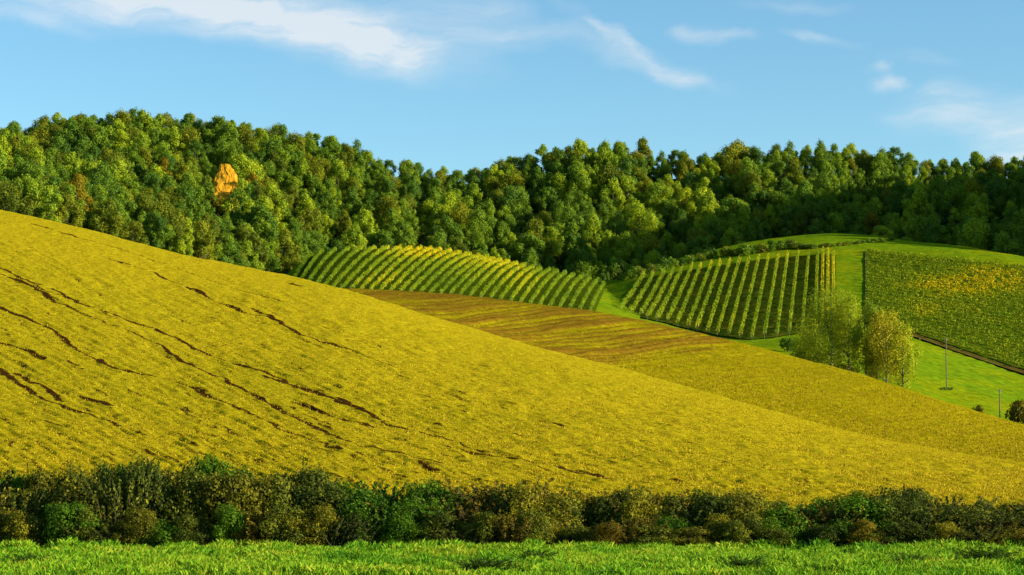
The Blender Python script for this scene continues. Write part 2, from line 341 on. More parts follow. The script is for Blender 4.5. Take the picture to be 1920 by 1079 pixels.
for k in range(520):                        # short thin torn strips following the same direction
    px = rr.uniform(-100, 1700); top = float(a_c(px, 1)); py = top + 25 + (925-top-25)*rr.random()**0.6
    if px > 800 and rr.random() < 0.4: continue
    L = rr.uniform(8, 34); sl = float(np.interp(px, [0, 600, 1000, 1700], [.50, .44, .26, .16]))
    allr.append(([(px, py), (px+L*0.5, py+L*sl*0.5+rr.normal(0, .6)), (px+L, py+L*sl)], rr.uniform(0.05, 0.30)))
for pts, wgt in allr:
    q = [PA.pick(*p) for p in pts]
    q = [p[:2] for p in q if p is not None]
    for a, b in zip(q[:-1], q[1:]):
        lo = np.minimum(a, b) - 2.5; hi = np.maximum(a, b) + 2.5
        idx = np.nonzero((x > lo[0]) & (x < hi[0]) & (y > lo[1]) & (y < hi[1]))[0]
        if not len(idx): continue
        d = b - a; L2 = max(d @ d, 1e-6)
        wx = x[idx] + 0.35*fbm(x[idx]/1.7, y[idx]/1.7, 3); wy = y[idx] + 0.6*fbm(x[idx]/1.7+40, y[idx]/1.7, 3)
        t = np.clip(((wx-a[0])*d[0] + (wy-a[1])*d[1])/L2, 0, 1)
        ds = np.hypot(wx-a[0]-t*d[0], wy-a[1]-t*d[1])
        wd = (0.10 + 0.15*wgt)*(0.75 + 0.9*(fbm(x[idx]/3+9, y[idx]/3, 2)+0.3))
        s_ = np.exp(-(ds/np.maximum(wd, .15))**2)*min(1.0, 0.50+0.55*wgt)
        soil[idx] = np.maximum(soil[idx], s_)
        dz[idx] = np.minimum(dz[idx], -0.42*wgt*s_) + 0.0
        rim = 0.05*wgt*np.exp(-((ds-1.6*wd)/0.35)**2); dz[idx] = np.where(s_ < 0.15, np.maximum(dz[idx], rim), dz[idx])
crq = (pyg - a_c(pxg, 1))/(950 - a_c(pxg, 1)); Gp = np.interp(pxg, np.arange(-700, 2701, 50), np.cumsum(50*np.interp(np.arange(-700, 2701, 50), [0, 600, 1000, 1700], [.50, .44, .27, .17]))); w2 = pyg - Gp
drill = vnoise(pxg/48, w2/4.2) + .8*vnoise(pxg/15+7, w2/2.3)
clod = 0.10*fbm(x/1.1, y/1.6, 4) + 0.18*fbm(x/12, y/18, 3) + 0.12*drill*np.clip(crq*6, 0, 1)
speck = vnoise(x/0.8+31, y/1.5) + vnoise(x/0.45, y/0.9)*0.7
low = np.clip((pyg - 560)/260, 0, 1)*np.clip((1500-pxg)/700, 0.25, 1)
soil = np.maximum(soil, np.clip((speck-0.43)*1.7, 0, .6)*low)
soil = np.maximum(soil, np.clip((drill-0.27)*1.6, 0, .60)*(.62+.38*low)*np.clip(crq*5, 0, 1))
dz *= np.clip((pyg - a_c(pxg, 1) - 4)/70, 0.12, 1)
V[:, 2] += (clod + dz - 0.08*np.clip(speck-0.4, 0, 1)*low)*inner
structure('stubble_field', mesh('stubble_field', V, grid_faces(nr_, nc_), M['stubble'], {'soil': ('POINT', soil)}, True))

# --- second field, brown and freshly worked at its upper left
V, nr_, nc_ = PB.build(560, 240); pxg, pyg = PB.lastpix; x, y = V[:, 0], V[:, 1]
w = pyg + 0.09*pxg + 16*fbm(pxg/220, pyg/60, 3)
brown = np.clip((702 - .135*(pxg-1100) - pyg)/38 + .8*fbm(pxg/120, pyg/25, 2), 0, 1)*np.clip(1.3-0.2*fbm(x/20, y/20), 0, 1)
fur = 0.6*np.sin(w*2*np.pi/7.3) + 0.35*np.sin(w*2*np.pi/27+1) + 2.0*fbm(pxg/70+w*0, w/5, 3)
V[:, 2] += 0.10*fur*(0.3 + brown)*np.clip((pyg - pch(B_PY, pxg))/10, 0, 1) + 0.14*fbm(x/1.5, y/2.2, 4)
soil = np.clip(brown*0.50 + 0.13*fur*brown + 0.07*fur - .02, 0, 1)
structure('worked_field', mesh('worked_field', V, grid_faces(nr_, nc_), M['ploughed'], {'soil': ('POINT', soil)}, True))
# --- hills
V, nr_, nc_ = PD.build(260, 90); V[:, 2] += 0.15*fbm(V[:, 0]/4, V[:, 1]/4)
structure('vineyard_hill', mesh('vineyard_hill', V, grid_faces(nr_, nc_), M['meadow'], {'soil': ('POINT', np.zeros(len(V)))}, True))
V, nr_, nc_ = PE.build(420, 160); pxg, pyg = PE.lastpix; V[:, 2] += 0.18*fbm(V[:, 0]/5, V[:, 1]/5) + 0.06*np.sin(pyg*0.9+2*fbm(pxg/90, pyg/20))*(pyg > 640)
structure('grass_hill', mesh('grass_hill', V, grid_faces(nr_, nc_), M['meadow'], {'soil': ('POINT', np.zeros(len(V)))}, True))
V, nr_, nc_ = PW.build(300, 70); V[:, 2] += 2.0*fbm(V[:, 0]/25, V[:, 1]/25)
structure('wooded_ridge', mesh('wooded_ridge', V, grid_faces(nr_, nc_), M['forest_floor'], smooth=True))

# ------------------------------------------------------------------ foliage tools
def leaves(P, N, size, rng, aspect=1.0, jit=0.6, tone=None):
    """one small irregular four-sided leaf clump at each point; returns verts, faces, tone"""
    n = len(P); N = N + jit*rng.normal(size=(n, 3)); N /= np.linalg.norm(N, axis=1)[:, None] + 1e-9
    T = np.cross(N, rng.normal(size=(n, 3))); T /= np.linalg.norm(T, axis=1)[:, None] + 1e-9
    B = np.cross(N, T); s = (size*rng.uniform(.6, 1.35, n))[:, None]
    ks = [rng.uniform(.55, 1.0, (n, 1)) for _ in range(4)]
    V = np.stack([P + T*s*ks[0]*aspect, P + B*s*ks[1], P - T*s*ks[2]*aspect, P - B*s*ks[3]], 1).reshape(-1, 3)
    return V, np.arange(4*n).reshape(-1, 4), (rng.random(n) if tone is None else tone)
def tube(pts, rad, k=6):
    pts = np.array(pts, float); V = []
    for i, p in enumerate(pts):
        d = pts[min(i+1, len(pts)-1)] - pts[max(i-1, 0)]; d /= np.linalg.norm(d) + 1e-9
        a = np.cross(d, (0.3, 1, 0.1)); a /= np.linalg.norm(a); b = np.cross(d, a)
        for j in range(k):
            th = 2*math.pi*j/k; V.append(p + rad[i]*(math.cos(th)*a + math.sin(th)*b))
    Fq = [(i*k+j, i*k+(j+1) % k, (i+1)*k+(j+1) % k, (i+1)*k+j) for i in range(len(pts)-1) for j in range(k)]
    Fq += [((len(pts)-1)*k, (len(pts)-1)*k+1, (len(pts)-1)*k+k//2, (len(pts)-1)*k+k-1)]
    return np.array(V), np.array(Fq)
def join(parts):
    Vs, Fs, o = [], [], 0
    for V, Fq in parts: Vs.append(V); Fs.append(Fq + o); o += len(V)
    return np.concatenate(Vs), np.concatenate(Fs)
def lobes_tree(rng, Ht, R, base, nl, nleaf, leaf, tall=1.0, core=0.55, lr=(.34, .52), sparse=0.0, up=0.25, fuzz=1.06, env=.72):
    """returns (crown V,F,tone), (trunk V,F); Ht height, R crown radius, base height of lowest foliage"""
    C = []; ch = (Ht-base)/2; cz = base + ch
    while len(C) < nl:
        p = rng.uniform(-1, 1, 3); q = np.linalg.norm(p)
        if q > 1 or q < 0.25: continue
        taper = 1.0 - 0.35*max(p[2], 0)
        C.append((p[0]*R*env*taper, p[1]*R*env*taper, cz + p[2]*ch*min(env+.08, .95)))
    C.append((.15*R, 0, Ht-0.34*R)); C = np.array(C); r = R*rng.uniform(*lr, len(C)); r[-1] = R*0.26
    ztop = (C[:, 2] + r*tall).max(); C[:, 2] += Ht - ztop
    w = r**2/np.sum(r**2); which = rng.choice(len(C), nleaf, p=w)
    D = rng.normal(size=(nleaf, 3)); D[:, 2] += up; D /= np.linalg.norm(D, axis=1)[:, None]
    rad = r[which]*rng.uniform(core, fuzz, nleaf)**0.6
    rad *= 1 + 0.22*np.sin(D[:, 0]*5+which)*np.cos(D[:, 2]*6+which*1.7)
    P = C[which] + D*rad[:, None]*np.array([1, 1, tall])
    dd = np.linalg.norm(P[:, None, :] - C[None], axis=2)/r[None]; dd[np.arange(nleaf), which] = 9
    keep = (dd.min(1) > 0.62) & (rng.random(nleaf) > sparse)
    P, D, which = P[keep], D[keep], which[keep]
    lt = rng.random(len(C)); tone = np.clip(0.55*rng.random(len(P)) + 0.45*lt[which], 0, 1)
    crown = leaves(P, D, leaf, rng, jit=.45, tone=tone)
    pt = [(0, 0, -0.6), (rng.normal(0, .1), rng.normal(0, .1), base*0.6), (rng.normal(0, .3), rng.normal(0, .3), base+ch*.6), (rng.normal(0, .3), 0, Ht*0.86)]
    tr = [tube(pt, [R*.062+.05, R*.05+.04, R*.032+.02, .03])]
    for c in C[rng.permutation(len(C))[:6]]:
        z0 = min(max(base*.7, c[2]*0.55), Ht*.7); st = np.array((pt[1][0]*.7, pt[1][1]*.7, z0)); md = st*.5 + np.array(c)*.5 + (0, 0, -.08*R)
        tr.append(tube([st, md, c], [R*.026+.02, R*.018+.012, .015], 5))
    return crown, join(tr)

def make_tree(name, rng, mat, bark, **kw):
    (V, Fq, tn), (TV, TF) = lobes_tree(rng, **kw)
    return mesh(name+'_crown', V, Fq, mat, {'tone': ('FACE', tn)}), mesh(name+'_trunk', TV, TF, bark, smooth=True)
def plant(name, meshes, loc, rz, sc, label, cat, group=None, mat=None, names=('crown', 'trunk'), tiltv=0.0):
    t = thing(name, loc, label, cat, group); t.rotation_euler = (tiltv, tiltv*.5, rz); t.scale = sc
    for nm, me in zip(names, meshes):
        o = obj(nm, me, t)
        if mat and nm in ('crown', 'foliage'): o.material_slots[0].link = 'OBJECT'; o.material_slots[0].material = mat
    return t

# ------------------------------------------------------------------ the wood
rng = np.random.default_rng(11)
PROT = []
for i in range(12):
    Ht = rng.uniform(9.0, 11.6); R = rng.uniform(2.8, 4.6)
    PROT.append(make_tree('wood_tree', rng, TREE['green'], M['bark'], Ht=Ht, R=R, base=rng.uniform(.2, .9), nl=int(rng.integers(24, 38)), nleaf=9000, leaf=0.19, tall=rng.uniform(.9, 1.4), lr=(.10, .29), fuzz=2.0, core=.35, env=.95))
EXPO = [(395, 300, 445, 372)]               # the bare ochre bank stays open
cands = []
for px in np.arange(-60, 1990, 6.0):
    for q in np.linspace(0.0, 1.0, 34): cands.append((px + rng.uniform(-3, 3), q + rng.uniform(-.015, .015)))
cands = [cands[i] for i in rng.permutation(len(cands))]
placed = []; P2 = np.zeros((0, 2))
for px, q in cands:
    q = min(max(q, -0.02), 1.03)
    fr, Yf, cr, Yc = pch(W_FR, px, 1), pch(W_FR, px, 2), pch(W_CR, px, 1), pch(W_CR, px, 2)
    Y = float(Yf + (Yc-Yf)*q); pyq = float(fr + (cr-fr)*(1-(1-min(q, 1))**1.15)); p = unproj(px, pyq, Y)
    z = PW.z(p[0], p[1])
    if z is None: continue
    gap = 5.0 + 2.6*fbm(np.array(p[0]/22), np.array(p[1]/22), 2) if q < .93 else 3.9
    if len(P2) and np.min(np.hypot(P2[:, 0]-p[0], P2[:, 1]-p[1])) < gap: continue
    X, Yp = project(np.array([p[0], p[1], z + 5]))
    if 392 < X < 446 and 300 < Yp < 395 and Y < 600: continue
    # hidden behind the nearer hills?
    topx, topy = project(np.array([p[0], p[1], z + 10]))
    nearest = 2000
    if topx < 700: nearest = min(nearest, float(a_c(topx, 1)))
    if 535 < topx < 1160: nearest = min(nearest, float(pch(D_CR, topx)) - 10)
    if topx > 1130: nearest = min(nearest, float(pch(E_CR, topx)))
    if topy > nearest - 14: continue
    placed.append((p[0], p[1], z, q, X, topy, nearest)); P2 = np.vstack([P2, [p[0], p[1]]])
placed.sort(key=lambda a: a[1])
# which of them show: painter's test on a coarse picture grid
vis = np.full((600, 2100), -1, int)
for i, a in sorted(enumerate(placed), key=lambda t: -t[1][1]):
    s = F/a[1]; cx = int(a[4]) + 80; r = int(2.8*s); t = int(a[5]); b = int(a[5] + 7*s)
    b = int(min(b, a[6], 599)); t = max(t, 0)
    if b > t: vis[t:b, max(cx-r, 0):min(cx+r, 2100)] = i
cnt = np.bincount(vis[vis >= 0].ravel(), minlength=len(placed))
order = np.argsort(-cnt); single = set(int(i) for i in order[:300] if cnt[i] > 60)
kinds = {'green': 'dark green', 'yellow': 'yellow-green', 'olive': 'olive-toned', 'brown': 'russet-brown'}
rest = []
for i, (x, y, z, q, X, ty, nb) in enumerate(placed):
    leftlow = (X < 560) and q < 0.55
    wts = (.30, .26, .36, .08) if leftlow else ((.50, .33, .15, .02) if X < 900 else (.60, .34, .05, .01))
    k = ('green', 'yellow', 'olive', 'brown')[int(rng.choice(4, p=wts))]
    me = PROT[int(rng.integers(12))]; s = .66 + .56*rng.random()**1.2 if q < .9 else rng.uniform(.8, 1.08); sc = (s*rng.uniform(.9, 1.1), s*rng.uniform(.9, 1.1), s*rng.uniform(.88, 1.12)); rz = rng.uniform(0, 6.28)
    if q > .93: sc = tuple(v*.92 for v in sc)
    if i not in single: rest.append((x, y, z, rz, sc, me)); continue
    size = 'small' if sc[2] < .86 else 'tall' if sc[2] > 1.02 else 'slim' if sc[0] < .9 else 'broad'
    if q > .9: where = 'on the wood\'s skyline ' + ('above the ochre bank' if X < 560 else 'at the dip between the two rises' if X < 960 else 'above the twin vineyards' if X < 1600 else 'above the yellow-patched vineyard')
    elif abs(X-420) < 75 and 250 < ty < 400: where = 'close around the bare ochre bank'
    elif X < 560: where = ('on the lower wooded slope behind the stubble hill' if q < .5 else 'on the upper wooded slope by the ochre bank')
    elif X < 1150: where = ('at the foot of the wood behind the striped vineyard hump' if q < .45 else 'midway up the wood behind the striped vineyard hump')
    elif X < 1600: where = ('at the foot of the wood behind the bright grass crest' if q < .45 else 'midway up the wood behind the bright grass crest')
    else: where = ('at the foot of the wood behind the yellow-patched vineyard' if q < .45 else 'midway up the wood behind the yellow-patched vineyard')
    plant('wood_tree', me, (x, y, z-.2), rz, sc, f'{size} {kinds[k]} tree {where}', 'tree', f'{size} {kinds[k]} trees {where}', TREE[k])
# the remaining trees, hidden or nearly so, and those on the spur outside the view: one mass
for k in range(70):
    px = rng.uniform(2020, 3300); q = rng.uniform(0.05, 1.0)
    fr, Yf, cr, Yc = pch(W_FR, px, 1), pch(W_FR, px, 2), pch(W_CR, px, 1), pch(W_CR, px, 2)
    Y = float(Yf + (Yc-Yf)*q); p = unproj(px, float(fr + (cr-fr)*(1-(1-q)**1.15)), Y); z = PW.z(p[0], p[1])
    if z is not None: rest.append((p[0], p[1], z, rng.uniform(0, 6.28), (1, 1, 1), PROT[k % 12]))
V = np.array([(a[0], a[1], a[2]-.2) for a in rest], np.float32); wm = bpy.data.meshes.new('woodland'); wm.vertices.add(len(V)); wm.vertices.foreach_set('co', V.ravel())
for an, vals in (('turn', [a[3] for a in rest]), ('size', [a[4][2] for a in rest])):
    at = wm.attributes.new(an, 'FLOAT', 'POINT'); at.data.foreach_set('value', np.array(vals, np.float32))
o = obj('woodland', wm); o['kind'] = 'stuff'; tag(o, 'unbroken green woodland filling in behind the trees on the ridge', 'woodland')
gn = bpy.data.node_groups.new('woodland', 'GeometryNodeTree'); gn.is_modifier = True
gn.interface.new_socket('Geometry', in_out='INPUT', socket_type='NodeSocketGeometry'); gn.interface.new_socket('Geometry', in_out='OUTPUT', socket_type='NodeSocketGeometry')
N_ = NT(gn); gi = N_.new('NodeGroupInput'); go = N_.new('NodeGroupOutput'); jn = N_.new('GeometryNodeJoinGeometry')
srcs = []
for k in ('green', 'yellow', 'olive'): srcs += [c for c in bpy.data.objects if c.name.startswith('crown') and c.material_slots[0].material == TREE[k]][:5 if k == 'green' else 3]
for c in srcs:
    oi_ = N_.new('GeometryNodeObjectInfo'); oi_.transform_space = 'ORIGINAL'; oi_.inputs['Object'].default_value = c; oi_.inputs['As Instance'].default_value = True
    N_.link(oi_.outputs['Geometry'], jn.inputs[0])
iop = N_.new('GeometryNodeInstanceOnPoints'); iop.inputs['Pick Instance'].default_value = True
m2p = N_.new('GeometryNodeMeshToPoints'); N_.link(gi.outputs[0], m2p.inputs[0]); N_.link(m2p.outputs[0], iop.inputs['Points']); N_.link(jn.outputs[0], iop.inputs['Instance'])
ri = N_.new('FunctionNodeRandomValue', data_type='INT'); ri.inputs[4].default_value = 0; ri.inputs[5].default_value = len(srcs)-1; N_.link(ri.outputs[2], iop.inputs['Instance Index'])
na = N_.new('GeometryNodeInputNamedAttribute', data_type='FLOAT'); na.inputs[0].default_value = 'turn'
cx_ = N_.new('ShaderNodeCombineXYZ'); N_.link(na.outputs[0], cx_.inputs[2]); e2r = N_.new('FunctionNodeEulerToRotation'); N_.link(cx_.outputs[0], e2r.inputs[0]); N_.link(e2r.outputs[0], iop.inputs['Rotation'])
nb_ = N_.new('GeometryNodeInputNamedAttribute', data_type='FLOAT'); nb_.inputs[0].default_value = 'size'; N_.link(nb_.outputs[0], iop.inputs['Scale'])
N_.link(iop.outputs[0], go.inputs[0])
md = o.modifiers.new('woodland', 'NODES'); md.node_group = gn
print('trees', len(placed), 'single', len(single), 'rest', len(rest))

# saplings and scrub on the floor of the wood
n = 52000; px = rng.uniform(-200, 2150, n); q = rng.random(n)
fr, Yf, cr, Yc = pch(W_FR, px, 1), pch(W_FR, px, 2), pch(W_CR, px, 1), pch(W_CR, px, 2)
P = unproj(px, fr + (cr-fr)*(1-(1-q)**1.15), Yf + (Yc-Yf)*q); P[:, 2] += .7 + rng.uniform(-.7, 1.6, n)*(1 + 1.2*fbm(P[:, 0]/5, P[:, 1]/5, 2))
n = len(P)
V, Fq, tn = leaves(P, np.tile((.2, -.3, .8), (n, 1)), .38, rng)
o = obj('undergrowth', mesh('undergrowth', V, Fq, TREE['green'], {'tone': ('FACE', tn*.8)})); o['kind'] = 'stuff'; tag(o, 'green scrub on the shaded floor of the wood', 'undergrowth')

# bare ochre bank in the wood
nu, nv = 60, 60; U, Vv = np.meshgrid(np.linspace(-1, 1, nu), np.linspace(0, 1, nv))
c0 = unproj(420, 372, 548); top = unproj(422, 311, 563)
hw = 4.0*(1.0 - .60*Vv**1.8) + 1.0*fbm(Vv*6, np.sign(U)*2+3, 3)
X_ = c0[0] + (top[0]-c0[0])*Vv + U*hw + 0.9*fbm(U*2, Vv*3, 3); Z_ = c0[2] - 2 + (top[2]-c0[2]+2.5)*Vv
Y_ = c0[1] + (top[1]-c0[1])*Vv**1.2 + 0.5*U**2 - 0.7*fbm(U*2.6+4, Vv*6, 5) - 0.3*np.abs(fbm(U*6, Vv*7+9, 4)) + 3.0*np.clip(np.abs(U)-.8, 0, 1)
structure('ochre_bank', mesh('ochre_bank', np.stack([X_.ravel(), Y_.ravel(), Z_.ravel()], -1), grid_faces(nv, nu), M['ochre'], smooth=True))

# ------------------------------------------------------------------ vineyards
ORD = ['first', 'second', 'third', 'fourth', 'fifth', 'sixth', 'seventh', 'eighth', 'ninth', 'tenth', 'eleventh', 'twelfth', 'thirteenth', 'fourteenth', 'fifteenth',
       'sixteenth', 'seventeenth', 'eighteenth', 'nineteenth', 'twentieth']
def nth(i):
    if i < 20: return ORD[i]
    if i == 29: return 'thirtieth'
    if i == 39: return 'fortieth'
    return ('twenty-', 'thirty-', 'forty-')[(i+1)//10-2] + ORD[(i+1) % 10 - 1]
def post_mesh():
    V, Fq = tube([(0, 0, -.3), (0, 0, 1.0), (0.02, 0, 1.75)], [.055, .05, .045], 6); return mesh('post', V, Fq, M['post'], smooth=True)
POST = post_mesh()
PZ = {}
def vine_row(path, height, width, dens, leaf, rng, autumn, label, group, ragged=0.25, gaps=0.04):
    """path: ground points; foliage wall with a clear foot, ragged top, tones by place"""
    path = np.array(path); seg = np.linalg.norm(np.diff(path, axis=0), axis=1); cum = np.concatenate([[0], np.cumsum(seg)]); L = cum[-1]
    if L < 3: return None
    base = path[len(path)//2]; n = int(L*dens); s = rng.uniform(0, L, n)
    P = np.stack([np.interp(s, cum, path[:, j]) for j in range(3)], -1)
    T = np.stack([np.gradient(path[:, 0]), np.gradient(path[:, 1])], -1); T /= np.linalg.norm(T, axis=1)[:, None] + 1e-9
    tx = np.interp(s, cum, T[:, 0]); ty = np.interp(s, cum, T[:, 1])
    ph = rng.uniform(0, 50)
    hh = height*(1 + ragged*2*vnoise(s/1.1+ph, s*0+ph) + .12*vnoise(s/5+ph, s*0)); ww = width*(1 + .5*vnoise(s/1.3+ph, s*0+9))
    keep = vnoise(s/1.6+ph*3, s*0+4) > -0.5 + gaps*1.6
    a = rng.uniform(-.35, 1, n)*math.pi*.5 + 0; side = rng.choice([-1, 1], n)
    rr_ = rng.uniform(.7, 1.05, n); lat = side*np.cos(a)*ww*rr_; v = 0.62*hh + np.sin(a)*hh*.45*rr_
    P = P + np.stack([-ty*lat, tx*lat, v], -1); N = np.stack([-ty*side*np.cos(a), tx*side*np.cos(a), np.sin(a)*.9+.2], -1)
    P, N = P[keep], N[keep]
    X, Yp = project(P); tone = autumn(X, Yp, P) + rng.normal(0, .06, len(P))
    V, Fq, _ = leaves(P - base, N, leaf, rng, jit=.55)
    t = thing('vine_row', tuple(base), label, 'vines', group)
    obj('foliage', mesh('vine_row', V, Fq, TREE['vine'], {'tone': ('FACE', np.clip(tone, 0.02, .98))}), t)
    for e in (0, -1): obj('post', POST, t, tuple(path[e]-base)).scale = (.8, .8, height/1.75)
    return t
def straight(patch, p0, p1, ext0=0, ext1=0, step=1.5):
    d = p1[:2]-p0[:2]; L = np.linalg.norm(d); u = d/L; out = []
    for s in np.arange(-ext0, L+ext1+.01, step):
        q = p0[:2]+u*s; z = patch.z(q[0], q[1])
        if z is not None: out.append((q[0], q[1], z))
    return out
def blob(X, Y, cx, cy, rx, ry): return np.exp(-((X-cx)/rx)**2 - ((Y-cy)/ry)**2)
vr = np.random.default_rng(21)
# striped vineyard on the left hump
def autD(X, Y, P): return .24 + .44*blob(X, Y, 790, 468, 95, 26) + .36*blob(X, Y, 930, 492, 60, 30) + .30*blob(X, Y, 720, 525, 60, 22) + .26*blob(X, Y, 985, 530, 35, 30) + .2*fbm(P[:, 0]/6, P[:, 1]/6, 2)
OFF = [(500, 50), (545, 60), (680, 94), (800, 92), (860, 76), (1000, 50), (1080, 36), (1130, 22)]
rowsD = np.linspace(526, 1106, 32)
pathsD = []
for i, b in enumerate(rowsD):
    pb = PD.pick(b, float(pch(D_FR, b))-3); tpx = b + float(pch(OFF, b)); pt = PD.pick(tpx, float(pch(D_CR, tpx))+1.5)
    if pb is None or pt is None: continue
    pathsD.append(straight(PD, pb, pt, 0, 5))
for i, pth in enumerate(pathsD):
    vine_row(pth, 1.28, .24, 25, .16, vr, autD, f'green and yellow vine row on the striped hump, {nth(i)} from the wooded edge', 'vine rows on the striped hump')
ET = [325, 380, 440, 490, 540, 595, 645, 705, 755, 808, 862, 915, 970, 1025, 1080, 1132, 1190, 1250, 1300, 1330, 1358, 1387]
ETY = [275, 268, 256, 248, 236, 230, 222, 210, 203, 196, 190, 184, 174, 168, 160, 156, 150, 150, 142, 142, 138, 150]
EB = [(185, 505), (245, 515), (300, 525), (340, 535), (395, 548), (455, 560), (510, 575), (570, 590), (620, 602), (680, 615), (735, 628), (800, 637), (865, 648), (930, 652), (1000, 645), (1070, 637), (1140, 625), (1212, 615), (1285, 610), (1322, 605), (1356, 600), (1392, 600)]
def autE(X, Y, P): return   .33 + .26*np.exp(-((Y-(500-.14*(X-1250)))/13)**2)*np.clip((X-1270)/60, 0, 1)*np.clip((1520-X)/60, 0, 1) + .22*blob(X, Y, 1290, 610, 70, 14) + .35*np.clip((X-1530)/14, 0, 1)*(vr.random(len(X)) < .6) + .22*fbm(P[:, 0]/5, P[:, 1]/5, 2)
pathsE = []
for i, (tx, ty_, (bx, by)) in enumerate(zip(ET, ETY, EB)):
    pt = PE.pick(1100+tx/3, 420+ty_/3+11); pb = PE.pick(1100+bx/3, 420+by/3+2)
    if pt is None or pb is None: continue
    pathsE.append(straight(PE, pb, pt))
nE = len(pathsE)
for i, pth in enumerate(pathsE):
    vine_row(pth, 1.75, .29, 26, .175, vr, autE, f'tall vine row between dark alleys, {nth(nE-1-i)} from the shaded grass strip', 'vine rows between dark alleys')
#earth sheet between those rows, its colour darkened for the shade there
def sheet(name, paths, patch, mat, lift, nv=40, grow=1.2):
    rows = []
    for pth in paths:
        pth = np.array(pth); t = np.linspace(0, len(pth)-1, nv); rows.append(np.stack([np.interp(t, np.arange(len(pth)), pth[:, j]) for j in range(2)], -1))
    rows = [rows[0] + (rows[0]-rows[1])*.45] + rows + [rows[-1] + (rows[-1]-rows[-2])*.45]
    fine = []
    for a, b in zip(rows[:-1], rows[1:]):
        for k in range(3): fine.append(a + (b-a)*k/3)
    fine.append(rows[-1]); fine = np.array(fine)
    zz = np.array([[patch.z(*p) or 0 for p in r] for r in fine])
    V = np.concatenate([fine, (zz + lift)[..., None]], -1).reshape(-1, 3); V[:, 2] += .05*fbm(V[:, 0]/1.5, V[:, 1]/1.5)
    return structure(name, mesh(name, V, grid_faces(len(fine), nv), mat, smooth=True))
sheet('vineyard_grass', pathsD, PD, M['shaded_turf'], .26, nv=60)
sheet('vineyard_earth', pathsE, PE, M['shaded_soil'], .30)
# vineyard with rows across the slope
TRK = [(1560, 604), (1622, 606), (1660, 612), (1700, 622), (1800, 656), (1920, 696), (2100, 745), (2300, 790)]
def autF(X, Y, P):
    f = .36 + .52*blob(X, Y, 1860, 522, 75, 24) + .45*blob(X, Y, 1770, 532, 65, 13) + .28*blob(X, Y, 1730, 580, 30, 16) + .25*blob(X, Y, 1700, 458, 80, 7) + .12*blob(X, Y, 1790, 560, 80, 20)
    return np.minimum(f + .16*fbm(P[:, 0]/5, P[:, 1]/5, 3), .74)
pathsF = []
for y0 in np.arange(474, 652, 5.2):
    pts = []
    for px in np.arange(1623, 2140, 9):
        py = y0 + (px-1622)*(.10 + (y0-468)*.25/430)
        cp = float(pch(E_CR, px)) + 3
        if py < cp or py > float(pch(TRK, px)): continue
        p = PE.pick(px, py)
        if p is not None and (not pts or np.linalg.norm(p-pts[-1]) < 12): pts.append(tuple(p))
    if len(pts) > 6: pathsF.append(pts)
for i, pth in enumerate(pathsF):
    vine_row(pth, 1.05, .34, 22, .20, vr, autF, f'leafy vine row across the yellow-patched slope, {nth(i)} below its grassy crest', 'vine rows across the yellow-patched slope', gaps=.1)
sheet('vineyard_floor', pathsF, PE, M['shaded_turf'], .26, nv=60)
print('rows', len(pathsD), len(pathsE), len(pathsF))

# track along the foot of that vineyard
Vt = []
for px in np.arange(1640, 2300, 8):
    for k, dpy in enumerate((0, 4, 8, 12)):
        p = PE.pick(px, float(pch(TRK, px)) + 2 + dpy*.5)
        Vt.append(p + np.array([0, 0, .30 + (-.15 if k in (1, 2) else 0)]))
Vt = np.array(Vt); structure('dirt_track', mesh('dirt_track', Vt, grid_faces(len(Vt)//4, 4), M['track'], smooth=True))

# ------------------------------------------------------------------ shrubs, poplars, poles on the hills
sr = np.random.default_rng(31)
SHR = []
for i in range(6):
    SHR.append(make_tree('shrub', sr, TREE['green'], M['bark'], Ht=2.4, R=1.5, base=.1, nl=9, nleaf=900, leaf=.17, lr=(.34, .55)))
def shrub(px, py, patch, w, h, mat, label, group=None, tall=1.0):
    p = patch.pick(px, py)
    if p is None: print('no ground', px, py); return
    return plant('shrub', SHR[int(sr.integers(6))], (p[0], p[1], p[2]-.1), sr.uniform(0, 6.28), (w/3.0, w/3.0, h/2.4), label, 'shrub', group, TREE[mat], ('foliage', 'stem'))
for (px, dy, w_, h_, mk) in ((396, 12, 4.5, 3.5, 'olive'), (408, 20, 4, 3.0, 'brown'), (424, 22, 4.5, 3.0, 'yellow'), (438, 18, 4, 3.4, 'olive'), (449, 6, 4, 4, 'green'), (390, -8, 3.5, 4, 'green'), (388, -20, 3.2, 4, 'olive'), (454, -14, 3.4, 4, 'yellow')):
    q_ = unproj(px, 366+dy, 545 - dy*.12 if dy > -10 else 552 - dy*.2); z_ = PW.z(q_[0], q_[1])
    plant('shrub', SHR[int(sr.integers(6))], (q_[0], q_[1], max(z_, q_[2]-1.5)), sr.uniform(0, 6.28), (w_/3, w_/3, h_/2.4), f'{kinds[mk]} shrub hanging on the edge of the bare ochre bank', 'shrub', 'shrubs on the edge of the ochre bank', TREE[mk], ('foliage', 'stem'))
for k in range(26):
    t = k/25; px = 1142 + 380*t + sr.uniform(-5, 5); line = float(pch([(1142, 529), (1180, 523), (1240, 506), (1320, 489), (1400, 477), (1460, 470), (1530, 466)], px))
    shrub(px, line + sr.uniform(-2, 2), PE, sr.uniform(2.6, 4.6), sr.uniform(1.8, 3.0)*(1.0 if px < 1480 else .6), sr.choice(['green', 'deep', 'green', 'olive']), 'dark bush in the hedge line under the bright grass crest', 'bushes under the bright grass crest')
for k in range(20):
    px = 1480 + 190*k/19 + sr.uniform(-3, 3); line = float(pch([(1480, 467), (1560, 462), (1620, 456), (1680, 450)], px))
    shrub(px, line + 1, PE, sr.uniform(2.0, 3.0), sr.uniform(.8, 1.2), sr.choice(['olive', 'green']), 'low bush in the thin hedge along the grass crest', 'low bushes along the grass crest')
